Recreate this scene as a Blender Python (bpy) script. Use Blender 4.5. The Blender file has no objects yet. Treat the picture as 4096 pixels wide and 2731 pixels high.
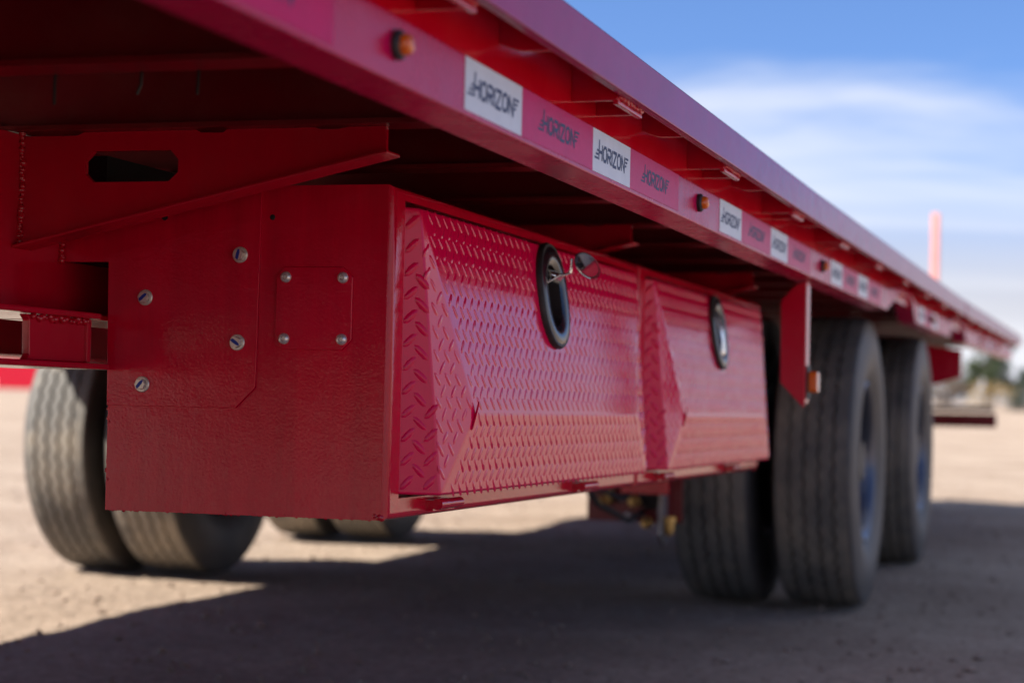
import bpy, bmesh, math, random
from mathutils import Vector, Matrix, Quaternion
random.seed(7)
S = bpy.context.scene
COL = S.collection
H = 0.553                       # camera height; heights below are often written H + offset

# ------------------------------------------------------------------ camera
cam = bpy.data.cameras.new('camera')
co = bpy.data.objects.new('camera', cam); COL.objects.link(co)
cam.lens = 70; cam.sensor_width = 36; cam.clip_start = 0.05; cam.clip_end = 6000
rt = Vector((0.9569, 0.2894, 0.0218)); dn = Vector((0.0114, 0.0376, -0.9992)); fw = Vector((-0.2900, 0.9565, 0.0327))
fw.normalize(); rt = (rt - fw * rt.dot(fw)).normalized(); up = rt.cross(fw)
m = Matrix((rt, up, -fw)).transposed().to_4x4(); m.translation = (0, 0, H)
co.matrix_world = m
cam.dof.use_dof = True; cam.dof.focus_distance = 2.46; cam.dof.aperture_fstop = 4.2; cam.dof.aperture_blades = 9
S.camera = co
S.render.resolution_x = 1024; S.render.resolution_y = 682
# ------------------------------------------------------------------ light
AZ = math.radians(32); EL = math.radians(39.7)
SUN = Vector((-math.cos(AZ) * math.cos(EL), -math.sin(AZ) * math.cos(EL), math.sin(EL)))
sl = bpy.data.lights.new('sun', 'SUN'); sl.energy = 5.0; sl.angle = math.radians(0.55); sl.color = (1, 0.94, 0.86)
so = bpy.data.objects.new('sun', sl); COL.objects.link(so); so.rotation_euler = SUN.to_track_quat('Z', 'Y').to_euler()
so.location = (-6, -4, 9)
wd = bpy.data.worlds.new('World'); S.world = wd; wd.use_nodes = True
wn = wd.node_tree.nodes; wl = wd.node_tree.links; wn.clear()
def N(nodes, t, **kw):
    n = nodes.new(t)
    for k, v in kw.items(): setattr(n, k, v)
    return n
wo = N(wn, 'ShaderNodeOutputWorld'); bg = N(wn, 'ShaderNodeBackground'); bg.inputs[1].default_value = 0.078
sky = N(wn, 'ShaderNodeTexSky', sky_type='NISHITA', sun_disc=False)
sky.sun_elevation = EL; sky.sun_rotation = math.atan2(SUN.x, SUN.y)
sky.air_density = 1.0; sky.dust_density = 0.0; sky.ozone_density = 4.0
tc = N(wn, 'ShaderNodeTexCoord')
sp = N(wn, 'ShaderNodeSeparateXYZ'); wl.new(tc.outputs['Generated'], sp.inputs[0])
zc_ = N(wn, 'ShaderNodeMath', operation='MAXIMUM'); zc_.inputs[1].default_value = 0.0; wl.new(sp.outputs[2], zc_.inputs[0])
za_ = N(wn, 'ShaderNodeMath', operation='ADD'); za_.inputs[1].default_value = 0.11; wl.new(zc_.outputs[0], za_.inputs[0])
sv = N(wn, 'ShaderNodeCombineXYZ'); wl.new(sp.outputs[0], sv.inputs[0]); wl.new(sp.outputs[1], sv.inputs[1]); wl.new(za_.outputs[0], sv.inputs[2])
svn = N(wn, 'ShaderNodeVectorMath', operation='NORMALIZE'); wl.new(sv.outputs[0], svn.inputs[0]); wl.new(svn.outputs[0], sky.inputs[0])
az_ = N(wn, 'ShaderNodeMath', operation='ADD'); az_.inputs[1].default_value = 0.16; wl.new(sp.outputs[2], az_.inputs[0])
mx = N(wn, 'ShaderNodeMath', operation='MAXIMUM'); mx.inputs[1].default_value = 0.03; wl.new(az_.outputs[0], mx.inputs[0])
dx = N(wn, 'ShaderNodeMath', operation='DIVIDE'); dy = N(wn, 'ShaderNodeMath', operation='DIVIDE')
wl.new(sp.outputs[0], dx.inputs[0]); wl.new(sp.outputs[1], dy.inputs[0]); wl.new(mx.outputs[0], dx.inputs[1]); wl.new(mx.outputs[0], dy.inputs[1])
cv = N(wn, 'ShaderNodeCombineXYZ'); wl.new(dx.outputs[0], cv.inputs[0]); wl.new(dy.outputs[0], cv.inputs[1])
mp = N(wn, 'ShaderNodeMapping'); mp.inputs['Rotation'].default_value = (0, 0, 0.80); mp.inputs['Scale'].default_value = (0.5, 0.9, 1); mp.inputs['Location'].default_value = (15.89, 34.44, 0)
wl.new(cv.outputs[0], mp.inputs[0])
nz = N(wn, 'ShaderNodeTexNoise'); nz.inputs['Scale'].default_value = 0.75; nz.inputs['Detail'].default_value = 6; nz.inputs['Roughness'].default_value = 0.58; nz.inputs['Distortion'].default_value = 0.6
wl.new(mp.outputs[0], nz.inputs['Vector'])
cr = N(wn, 'ShaderNodeValToRGB'); cr.color_ramp.elements[0].position = 0.475; cr.color_ramp.elements[1].position = 0.70
cr.color_ramp.interpolation = 'EASE'
wl.new(nz.outputs[0], cr.inputs[0])
hsv = N(wn, 'ShaderNodeHueSaturation'); hsv.inputs['Saturation'].default_value = 1.06; hsv.inputs['Value'].default_value = 1.0; pre = N(wn, 'ShaderNodeVectorMath', operation='SCALE'); pre.inputs['Scale'].default_value = 0.1; wl.new(sky.outputs[0], pre.inputs[0])
gm = N(wn, 'ShaderNodeGamma'); gm.inputs[1].default_value = 1.25; wl.new(pre.outputs[0], gm.inputs[0])
post = N(wn, 'ShaderNodeVectorMath', operation='SCALE'); post.inputs['Scale'].default_value = 13.0; wl.new(gm.outputs[0], post.inputs[0])
wl.new(post.outputs[0], hsv.inputs['Color'])
mxc = N(wn, 'ShaderNodeMix', data_type='RGBA'); wl.new(cr.outputs[0], mxc.inputs[0]); tint = N(wn, 'ShaderNodeMix', data_type='RGBA', blend_type='MULTIPLY'); tint.inputs[0].default_value = 1; tint.inputs[7].default_value = (1.22, 1.04, 1.08, 1); wl.new(hsv.outputs[0], tint.inputs[6])
hz = N(wn, 'ShaderNodeMapRange', interpolation_type='SMOOTHERSTEP'); hz.inputs[1].default_value = 0.04; hz.inputs[2].default_value = 0.145; hz.inputs[3].default_value = 0.95; hz.inputs[4].default_value = 0.0; wl.new(sp.outputs[2], hz.inputs[0])
hzm = N(wn, 'ShaderNodeMix', data_type='RGBA'); wl.new(hz.outputs[0], hzm.inputs[0]); wl.new(tint.outputs[2], hzm.inputs[6]); hzm.inputs[7].default_value = (4.5, 4.5, 4.9, 1)
wl.new(hzm.outputs[2], mxc.inputs[6])
mxc.inputs[7].default_value = (6.4, 6.45, 6.8, 1)
wl.new(mxc.outputs[2], bg.inputs[0]); wl.new(bg.outputs[0], wo.inputs[0])
S.view_settings.view_transform = 'Standard'; S.view_settings.look = 'None'; S.view_settings.gamma = 1; S.view_settings.exposure = 1.08
S.view_settings.use_curve_mapping = False
S.cycles.use_denoising = True
S.cycles.max_bounces = 8; S.cycles.glossy_bounces = 4; S.cycles.diffuse_bounces = 3
S.cycles.sample_clamp_indirect = 6

# ------------------------------------------------------------------ materials
def mat(name, col, rough=0.5, metal=0.0, coat=0.0, coat_r=0.08, var=0.0, var_scale=6.0, dust=0.0, dust_col=(0.36, 0.26, 0.19), dust_scale=9.0, bump=0.0, bump_scale=150.0, bump_d=0.001, bump2=0.0, bump2_scale=12.0, rough_var=0.0, spec=0.5, stretch=None, vor=False):
    m = bpy.data.materials.new(name); m.use_nodes = True
    n = m.node_tree.nodes; l = m.node_tree.links; p = n['Principled BSDF']
    p.inputs['Roughness'].default_value = rough; p.inputs['Metallic'].default_value = metal
    p.inputs['Coat Weight'].default_value = coat; p.inputs['Coat Roughness'].default_value = coat_r
    p.inputs['Specular IOR Level'].default_value = spec
    geo = N(n, 'ShaderNodeNewGeometry'); pos = geo.outputs['Position']
    if stretch:
        mpp = N(n, 'ShaderNodeMapping'); mpp.inputs['Scale'].default_value = stretch; l.new(pos, mpp.inputs[0]); spos = mpp.outputs[0]
    else: spos = pos
    def noise(scale, detail=4, r=0.6, v=None):
        t = N(n, 'ShaderNodeTexNoise'); t.inputs['Scale'].default_value = scale; t.inputs['Detail'].default_value = detail; t.inputs['Roughness'].default_value = r
        l.new(v or pos, t.inputs['Vector']); return t.outputs[0]
    rgb = N(n, 'ShaderNodeRGB'); rgb.outputs[0].default_value = (*col, 1); c = rgb.outputs[0]
    if var:
        hs = N(n, 'ShaderNodeHueSaturation'); l.new(c, hs.inputs['Color'])
        mr = N(n, 'ShaderNodeMapRange'); mr.inputs[1].default_value = 0.25; mr.inputs[2].default_value = 0.75; mr.inputs[3].default_value = 1 - var; mr.inputs[4].default_value = 1 + var
        l.new(noise(var_scale, 6, 0.65, spos), mr.inputs[0]); l.new(mr.outputs[0], hs.inputs['Value']); c = hs.outputs[0]
    df = None
    if dust:
        r = N(n, 'ShaderNodeMapRange'); r.inputs[1].default_value = 0.45; r.inputs[2].default_value = 0.75; r.inputs[3].default_value = 0; r.inputs[4].default_value = dust
        l.new(noise(dust_scale, 9, 0.72), r.inputs[0]); df = r.outputs[0]
        mm = N(n, 'ShaderNodeMix', data_type='RGBA'); l.new(df, mm.inputs[0]); l.new(c, mm.inputs[6]); mm.inputs[7].default_value = (*dust_col, 1); c = mm.outputs[2]
    l.new(c, p.inputs['Base Color'])
    if rough_var:
        r = N(n, 'ShaderNodeMapRange'); r.inputs[1].default_value = 0.3; r.inputs[2].default_value = 0.7; r.inputs[3].default_value = max(0.02, rough - rough_var); r.inputs[4].default_value = rough + rough_var
        l.new(noise(dust_scale * 1.3, 8, 0.7), r.inputs[0]); l.new(r.outputs[0], p.inputs['Roughness'])
    if bump:
        if vor:
            t = N(n, 'ShaderNodeTexVoronoi'); t.inputs['Scale'].default_value = bump_scale; l.new(pos, t.inputs['Vector']); hsrc = t.outputs['Distance']
        else: hsrc = noise(bump_scale, 3, 0.55)
        b = N(n, 'ShaderNodeBump'); b.inputs['Strength'].default_value = bump; b.inputs['Distance'].default_value = bump_d; l.new(hsrc, b.inputs['Height']); nn = b.outputs[0]
        if bump2:
            b2 = N(n, 'ShaderNodeBump'); b2.inputs['Strength'].default_value = bump2; b2.inputs['Distance'].default_value = bump_d * 6; l.new(noise(bump2_scale, 3), b2.inputs['Height']); l.new(nn, b2.inputs['Normal']); nn = b2.outputs[0]
        l.new(nn, p.inputs['Normal'])
        if coat: l.new(nn, p.inputs['Coat Normal'])
    return m
RED = (0.58, 0.0005, 0.024)
M = {}
M['paint'] = mat('red gloss paint', RED, 0.16, spec=0.5, var=0.10, var_scale=14, stretch=(1, 1, 0.15), dust=0.05, dust_scale=16, bump=0.16, bump_scale=170, bump_d=0.0012, rough_var=0.05)
M['paint_box'] = mat('red orange peel paint', (0.68, 0.0005, 0.030), 0.09, spec=0.40, var=0.18, var_scale=9, stretch=(3, 1, 0.25), dust=0.03, dust_scale=22, bump=0.17, bump_scale=300, bump2=0.06, bump2_scale=25, bump_d=0.0012, rough_var=0.05)
M['paint_tread'] = mat('red tread plate paint', (0.90, 0.0008, 0.080), 0.11, spec=0.34, var=0.06, dust=0.05, dust_scale=30, bump=0.10, bump_scale=260, bump_d=0.0006, rough_var=0.06)  # same red as the box, lightened to carry the doors' brighter light
M['paint_dusty'] = mat('red dusty rail paint', (0.56, 0.0006, 0.075), 0.26, spec=0.14, var=0.10, dust=0.05, dust_scale=10, bump=0.14, bump_scale=120, bump_d=0.0012, rough_var=0.06)
M['paint_web'] = mat('red gloss web paint', (0.72, 0.0006, 0.018), 0.14, spec=0.5, var=0.10, dust=0.05, dust_scale=12, bump=0.14, bump_scale=150, bump_d=0.001, rough_var=0.05)
M['rub'] = mat('red rub rail paint', (0.36, 0.0004, 0.095), 0.20, spec=0.11, var=0.12, var_scale=10, dust=0.04, dust_scale=18, bump=0.18, bump_scale=150, bump_d=0.0012, rough_var=0.04)  # same trailer red, lowered and blued to carry the sky's reflection
M['under'] = mat('red paint darkened for shade', (0.19, 0.0005, 0.008), 0.30, var=0.12, dust=0.12, bump=0.2, bump_scale=90)  # trailer red darkened: shade under the deck is put into the colour
M['weld'] = mat('painted weld', (0.55, 0.003, 0.02), 0.14, spec=0.7)
M['tape_w'] = mat('white reflective tape', (0.74, 0.75, 0.78), 0.35, var=0.05, var_scale=30, dust=0.10, dust_scale=40, bump=0.25, bump_scale=420, bump_d=0.0008, vor=True)
M['tape_r'] = mat('red reflective tape', (0.66, 0.002, 0.12), 0.28, spec=0.06, var=0.08, var_scale=30, bump=0.25, bump_scale=420, bump_d=0.0008, vor=True)
M['ink'] = mat('navy print', (0.010, 0.022, 0.10), 0.45, spec=0.3)
M['rubber'] = mat('black rubber', (0.022, 0.022, 0.024), 0.55, dust=0.10, dust_scale=25)
M['tyre'] = mat('tyre sidewall rubber', (0.052, 0.048, 0.046), 0.55, var=0.15, dust=0.45, dust_col=(0.26, 0.215, 0.17), dust_scale=2.2, bump=0.2, bump_scale=220, bump_d=0.001)
M['tread'] = mat('dusty tyre tread', (0.12, 0.113, 0.10), 0.75, var=0.12, dust=0.85, dust_col=(0.50, 0.41, 0.295), dust_scale=1.6, bump=0.3, bump_scale=220, bump_d=0.001)
M['rim'] = mat('steel rim', (0.10, 0.11, 0.14), 0.34, metal=0.75, dust=0.25, dust_scale=12)
M['zinc'] = mat('zinc bolt', (0.74, 0.68, 0.60), 0.36, metal=0.5, var=0.15, var_scale=300, bump=0.2, bump_scale=900, bump_d=0.0004)
M['steel'] = mat('stainless screw', (0.78, 0.76, 0.74), 0.30, metal=0.6)
M['blue'] = mat('blue paint mark', (0.004, 0.035, 0.33), 0.45)
M['chrome'] = mat('chrome', (0.84, 0.84, 0.86), 0.13, metal=1.0, bump=0.05, bump_scale=200)
M['dish'] = mat('glossy black latch dish', (0.012, 0.014, 0.022), 0.18, spec=0.55, dust=0.06, dust_scale=60)
M['brass'] = mat('brass', (0.55, 0.36, 0.13), 0.35, metal=0.9, dust=0.2)
M['black'] = mat('black plastic', (0.010, 0.010, 0.011), 0.5)
M['deck_dark'] = mat('deck underside darkened for shade', (0.035, 0.002, 0.003), 0.6, var=0.2, stretch=(1, 6, 1))  # near-black red puts the shade beneath the deck into its colour
M['zinc_dirty'] = mat('dirty zinc', (0.30, 0.28, 0.27), 0.45, metal=0.6, dust=0.4)
M['post'] = mat('red post lightened for sunlight', (0.85, 0.36, 0.31), 0.6, var=0.1)  # pale pink puts the strong sunlight on the post into its colour
M['bark'] = mat('bark', (0.10, 0.075, 0.055), 0.9, var=0.3, bump=0.5, bump_scale=30, bump_d=0.01)
def amber():
    m = bpy.data.materials.new('amber lens'); m.use_nodes = True; p = m.node_tree.nodes['Principled BSDF']
    p.inputs['Base Color'].default_value = (0.85, 0.16, 0.005, 1); p.inputs['Roughness'].default_value = 0.15
    p.inputs['Subsurface Weight'].default_value = 0.3; p.inputs['Subsurface Radius'].default_value = (0.01, 0.003, 0.001); p.inputs['Coat Weight'].default_value = 0.6
    return m
M['amber'] = amber()
def leafmat(name, col):
    m = bpy.data.materials.new(name); m.use_nodes = True; n = m.node_tree.nodes; l = m.node_tree.links; p = n['Principled BSDF']
    g = N(n, 'ShaderNodeNewGeometry'); cr = N(n, 'ShaderNodeValToRGB')
    cr.color_ramp.elements[0].color = tuple(c * 0.65 for c in col) + (1,); cr.color_ramp.elements[1].color = tuple(c * 1.35 for c in col) + (1,)
    l.new(g.outputs['Random Per Island'], cr.inputs[0]); l.new(cr.outputs[0], p.inputs['Base Color']); p.inputs['Roughness'].default_value = 0.7
    return m
def groundmat():
    m = bpy.data.materials.new('packed dirt'); m.use_nodes = True; n = m.node_tree.nodes; l = m.node_tree.links; p = n['Principled BSDF']
    p.inputs['Roughness'].default_value = 0.95; p.inputs['Specular IOR Level'].default_value = 0.2
    pos = N(n, 'ShaderNodeNewGeometry').outputs['Position']
    def nz(s, d=8, r=0.65):
        t = N(n, 'ShaderNodeTexNoise'); t.inputs['Scale'].default_value = s; t.inputs['Detail'].default_value = d; t.inputs['Roughness'].default_value = r; l.new(pos, t.inputs['Vector']); return t.outputs[0]
    a = N(n, 'ShaderNodeValToRGB'); e = a.color_ramp.elements; e[0].position = 0.3; e[0].color = (0.34, 0.255, 0.19, 1); e[1].position = 0.72; e[1].color = (0.55, 0.44, 0.345, 1)
    l.new(nz(0.9), a.inputs[0])
    b = N(n, 'ShaderNodeValToRGB'); e = b.color_ramp.elements; e[0].position = 0.35; e[0].color = (0.60, 0.58, 0.55, 1); e[1].position = 0.62; e[1].color = (1.08, 1.06, 1.02, 1)
    l.new(nz(38, 6, 0.8), b.inputs[0])
    mm = N(n, 'ShaderNodeMix', data_type='RGBA', blend_type='MULTIPLY'); mm.inputs[0].default_value = 0.9; l.new(a.outputs[0], mm.inputs[6]); l.new(b.outputs[0], mm.inputs[7])
    l.new(mm.outputs[2], p.inputs['Base Color'])
    b1 = N(n, 'ShaderNodeBump'); b1.inputs['Strength'].default_value = 0.7; b1.inputs['Distance'].default_value = 0.012; l.new(nz(45, 6, 0.8), b1.inputs['Height'])
    b2 = N(n, 'ShaderNodeBump'); b2.inputs['Strength'].default_value = 0.6; b2.inputs['Distance'].default_value = 0.05; l.new(nz(4.5, 4), b2.inputs['Height']); l.new(b1.outputs[0], b2.inputs['Normal'])
    l.new(b2.outputs[0], p.inputs['Normal'])
    return m

# ------------------------------------------------------------------ mesh helpers
class MB:
    def __init__(s): s.v = []; s.f = []
    def add(s, vs, fs):
        o = len(s.v); s.v += [tuple(v) for v in vs]; s.f += [tuple(i + o for i in f) for f in fs]; return s
    def box(s, x0, x1, y0, y1, z0, z1):
        return s.add([(x0,y0,z0),(x1,y0,z0),(x1,y1,z0),(x0,y1,z0),(x0,y0,z1),(x1,y0,z1),(x1,y1,z1),(x0,y1,z1)],
                     [(0,3,2,1),(4,5,6,7),(0,1,5,4),(1,2,6,5),(2,3,7,6),(3,0,4,7)])
    def prism(s, poly, ax, a, b):
        """polygon in the plane normal to axis ax, extruded from a to b"""
        n = len(poly)
        def P(u, v, w): return (w, u, v) if ax == 0 else (u, w, v) if ax == 1 else (u, v, w)
        return s.add([P(u, v, a) for u, v in poly] + [P(u, v, b) for u, v in poly],
                     [tuple(range(n)), tuple(range(2 * n - 1, n - 1, -1))] + [(i, (i + 1) % n + 0 if False else (i + 1) % n, (i + 1) % n + n, i + n) for i in range(n)])
    def lathe(s, prof, c, ax, n=32, close=False, wob=None):
        """prof: (r, a) pairs; a runs along axis ax (0 x, 1 y, 2 z) from centre c"""
        m_ = len(prof); vs = []
        for k in range(n):
            t = 2 * math.pi * k / n; ct, st = math.cos(t), math.sin(t)
            for j, (r, a) in enumerate(prof):
                if wob: a = a + wob(j, k)
                p = (a, r * ct, r * st) if ax == 0 else (r * ct, a, r * st) if ax == 1 else (r * ct, r * st, a)
                vs.append((c[0] + p[0], c[1] + p[1], c[2] + p[2]))
        fs = []
        for k in range(n):
            k2 = (k + 1) % n
            for j in range(m_ - 1): fs.append((k * m_ + j, k * m_ + j + 1, k2 * m_ + j + 1, k2 * m_ + j))
            if close: fs.append((k * m_ + m_ - 1, k * m_, k2 * m_, k2 * m_ + m_ - 1))
        return s.add(vs, fs)
    def tube(s, pts, r, n=10, cap=True):
        pts = [Vector(p) for p in pts]; rr = r if isinstance(r, (list, tuple)) else [r] * len(pts); vs = []; ref = None
        for i, p in enumerate(pts):
            d = (pts[min(i + 1, len(pts) - 1)] - pts[max(i - 1, 0)]).normalized()
            if ref is None or abs(ref.dot(d)) > 0.98: ref = Vector((0, 0, 1)) if abs(d.z) < 0.9 else Vector((1, 0, 0))
            a = d.cross(ref).normalized(); b = d.cross(a)
            for k in range(n):
                t = 2 * math.pi * k / n; vs.append(p + (a * math.cos(t) + b * math.sin(t)) * rr[i])
        fs = [(i * n + k, i * n + (k + 1) % n, (i + 1) * n + (k + 1) % n, (i + 1) * n + k) for i in range(len(pts) - 1) for k in range(n)]
        if cap: fs += [tuple(range(n - 1, -1, -1)), tuple((len(pts) - 1) * n + k for k in range(n))]
        return s.add(vs, fs)
    def build(s, name, m, parent=None, bevel=0, seg=2, smooth=40, loc=None, ang=25, label=None, kind=None):
        me = bpy.data.meshes.new(name); me.from_pydata(s.v, [], s.f)
        bm = bmesh.new(); bm.from_mesh(me)
        bmesh.ops.recalc_face_normals(bm, faces=bm.faces[:])
        if bevel:
            es = [e for e in bm.edges if len(e.link_faces) == 2 and e.calc_face_angle(0) > math.radians(ang)]
            bmesh.ops.bevel(bm, geom=es, offset=bevel, segments=seg, affect='EDGES', profile=0.5, clamp_overlap=True)
        bm.to_mesh(me); bm.free()
        if smooth:
            me.shade_smooth(); me.set_sharp_from_angle(angle=math.radians(smooth))
        me.materials.append(m)
        if bevel: me['wn'] = 1
        return link(name, me, parent, label, kind, loc)
def link(name, me, parent=None, label=None, kind=None, loc=None):
    o = bpy.data.objects.new(name, me); COL.objects.link(o)
    if parent is not None: o.parent = parent; o.matrix_parent_inverse = Matrix.Identity(4)
    if loc: o.location = loc
    if label: o['label'] = label
    if kind: o['kind'] = kind
    if me.get('wn'):
        w_ = o.modifiers.new('weighted normals', 'WEIGHTED_NORMAL'); w_.keep_sharp = True; w_.weight = 80
    return o
def thing(name, label, cat, loc=(0, 0, 0), group=None):
    o = bpy.data.objects.new(name, None); COL.objects.link(o); o.location = loc; o.empty_display_size = 0.2
    o['label'] = label; o['category'] = cat
    if group: o['group'] = group
    return o

# ------------------------------------------------------------------ ground
TILT = 0.0072
def gz(y): return TILT * (y - 6.0)
from mathutils import noise as MN
def gbump(x, y):
    f = max(0, min(1, (x + 7) / 1.5)) * max(0, min(1, (2.2 - x) / 1.5)) * max(0, min(1, (y - 2.6) / .8)) * max(0, min(1, (15 - y) / 2))
    if f <= 0: return 0
    v = Vector((x, y, 0))
    return f * (.010 * MN.noise(v * 1.7) + .005 * MN.noise(v * 6.0) + .004 * MN.noise(v * 17.0) - .004)
def ground():
    xs = [-3000, -600, -150, -60, -25, -12] + [-7 + .055 * i for i in range(168)] + [4, 8, 12, 25, 60, 150, 600, 3000]
    ys = [-600, -100, -30, -8, 0, 2] + [2.6 + .055 * i for i in range(226)] + [16, 18, 22, 30, 40, 80, 160, 400, 1200, 3000]
    b = MB(); nx = len(xs)
    for y in ys:
        for x in xs: b.v.append((x, y, gz(y) + gbump(x, y)))
    for j in range(len(ys) - 1):
        for i in range(nx - 1): b.f.append((j * nx + i, j * nx + i + 1, (j + 1) * nx + i + 1, (j + 1) * nx + i))
    return b.build('ground', groundmat(), kind='structure', smooth=180)
ground()
def gravel():
    b = MB(); r = random.Random(11)
    for i in range(11000):
        y = 3.2 + 16 * r.random() ** 1.5; x = -1.0 - 0.28 * y + (r.random() - 0.5) * (2.5 + y * 0.62)
        q = 0.003 + 0.012 * r.random() ** 5; z = gz(y) + gbump(x, y) + q * 0.3
        k = [(-1, 0, 0), (1, 0, 0), (0, -1, 0), (0, 1, 0), (0, 0, -1), (0, 0, 1)]
        b.add([(x + v[0] * q * r.uniform(.7, 1.4), y + v[1] * q * r.uniform(.7, 1.4), z + v[2] * q * r.uniform(.5, .8)) for v in k],
              [(0, 2, 5), (2, 1, 5), (1, 3, 5), (3, 0, 5), (2, 0, 4), (1, 2, 4), (3, 1, 4), (0, 3, 4)])
    o = b.build('gravel', mat('pebble', (0.30, 0.22, 0.16), 0.9, var=0.35, var_scale=25), kind='stuff')
    o['label'] = 'small loose tan pebbles scattered on the packed dirt'; o['category'] = 'gravel'
gravel()

# ------------------------------------------------------------------ trailer
T = thing('flatbed_trailer', 'long glossy red flatbed trailer with tread plate toolboxes under its deck', 'trailer', (0, 0, 0))
CX = -1.95                                     # centre line
YF, YR = -2.2, 11.7                            # ends of the deck
def cz(y):                                     # slight rise of the bed towards its tail
    return 0 if y < 3.6 else 0.0052 * (y - 3.6) if y < 7.3 else 0.0192 + 0.0115 * (y - 7.3)
def mir(x): return 2 * CX - x
YS = [YF, -1, 0, 1, 2, 3, 3.6, 4.4, 5.2, 6, 6.7, 7.3, 8.4, 9.5, 10.6, YR]
def swept(prof, ys):                           # cross section in x,z swept along y following the camber
    b = MB(); n = len(prof)
    for y in ys: b.v += [(x, y, z + cz(y)) for x, z in prof]
    for i in range(len(ys) - 1): b.f += [(i * n + k, i * n + (k + 1) % n, (i + 1) * n + (k + 1) % n, (i + 1) * n + k) for k in range(n)]
    b.f += [tuple(range(n)), tuple((len(ys) - 1) * n + k for k in range(n - 1, -1, -1))]
    return b
rect = lambda x0, x1, z0, z1: [(x0, z0), (x1, z0), (x1, z1), (x0, z1)]
swept(rect(mir(-0.5235), -0.5235, H + .3955, H + .4005), YS).build('deck', M['deck_dark'], T)
# side rails with wheel arches
def side_rail(side):
    f = (lambda x: x) if side > 0 else mir
    out = [(YF, .262), (5.20, .262), (5.52, .325), (5.84, .325), (5.98, .262), (7.22, .262), (7.42, .325), (7.92, .325), (8.08, .262), (YR, .262)]
    pts = []
    for (y0, z0), (y1, z1) in zip(out, out[1:]):
        k = max(1, int((y1 - y0) / 0.6))
        for i in range(k): t = i / k; pts.append((y0 + (y1 - y0) * t, z0 + (z1 - z0) * t))
    pts.append(out[-1])
    b = MB(); w0, w1, ft = f(-.565), f(-.574), .007
    fi = f(-.618)
    for (y, z) in pts:
        zb = H + z + cz(y); zt = H + max(.3172, z + .012) + cz(y)
        b.v += [(w0, y, zb), (w0, y, zt), (w1, y, zt), (w1, y, zb + ft), (fi, y, zb + ft), (fi, y, zb)]
    n = 6
    for i in range(len(pts) - 1): b.f += [(i * n + k, i * n + (k + 1) % n, (i + 1) * n + (k + 1) % n, (i + 1) * n + k) for k in range(n)]
    b.f += [tuple(range(n)), tuple((len(pts) - 1) * n + k for k in range(n - 1, -1, -1))]
    return b.build('side_rail', M['paint_dusty'], T, bevel=.003, seg=2, ang=50)
side_rail(1); side_rail(-1)
for f in (lambda x: x, mir): swept(rect(f(-.584), f(-.5765), H + .302, H + .3945), YS).build('side_web', M['paint_web'], T)
for f in (lambda x: x, mir):
    for ys in ([YF, 0, 2, 3.6, 5.4, 7.27], [7.31, 8.4, 9.5, 10.6, YR]):
        swept(rect(f(-.522), f(-.510), H + .341, H + .391), ys).build('rub_rail', M['rub'], T, bevel=.0025)
# pockets and gussets that carry the rub rail
def pocket():
    b = MB()
    b.box(-.5768, -.524, -.004, .004, H + .337, H + .392).box(-.5768, -.524, .105, .113, H + .337, H + .392).box(-.530, -.523, -.002, .111, H + .333, H + .342)
    return b
pk = None; k = 0
y = 2.110 - .62 * 3
while y < 11.5:
    if not (7.2 < y < 7.3):
        if pk is None: pk = pocket().build('stake_pocket', M['paint'], T, bevel=.0015, loc=(0, y, cz(y)))
        else: link('stake_pocket', pk.data, T, loc=(0, y, cz(y)))
        wb = MB(); r = random.Random(int(y * 100))
        for i in range(14):
            t = i / 13; wb.lathe([(0.0004, -.004), (.0026 + r.random() * .0015, -.001), (.0026 + r.random() * .0012, .002), (.0004, .004)], (-.5225 + r.uniform(-.001, .001), .004 + t * .1, H + .3405 + r.uniform(-.0015, .001)), 1, 7)
        if y < 6: wb.build('weld_bead', M['weld'], T, loc=(0, y, cz(y)), smooth=60)
    y += .62
gs = None; y = 2.448 - .612 * 3
gp = [(-.566, .392), (-.566, .352), (-.560, .3455), (-.552, .344), (-.5225, .344), (-.5225, .392)]
while y < 11.6:
    if gs is None: gs = MB().prism([(a if a > -.566 else -.5768, H + b_) for a, b_ in gp], 1, 0, .009).build('rail_gusset', M['paint'], T, bevel=.001, loc=(0, y, cz(y)))
    else: link('rail_gusset', gs.data, T, loc=(0, y, cz(y)))
    y += .612
# cross members
cm = None; y = 2.10 - .41 * 8
while y < 11.5:
    if cm is None:
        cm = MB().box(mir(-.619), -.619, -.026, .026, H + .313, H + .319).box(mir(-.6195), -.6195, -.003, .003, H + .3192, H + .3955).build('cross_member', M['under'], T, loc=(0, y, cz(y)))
    else: link('cross_member', cm.data, T, loc=(0, y, cz(y)))
    y += .41
# main beams
for f in (lambda x: x, mir):
    b = MB().box(f(-1.262), f(-1.252), YF, 11.2, H + .1025, H + .312)
    b.box(f(-1.33), f(-1.182), YF, 2.175, H + .095, H + .1025).box(f(-1.33), f(-1.20), 2.185, 11.2, H + .095, H + .1025)
    b.build('main_beam', M['paint'], T, bevel=.002)
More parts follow.
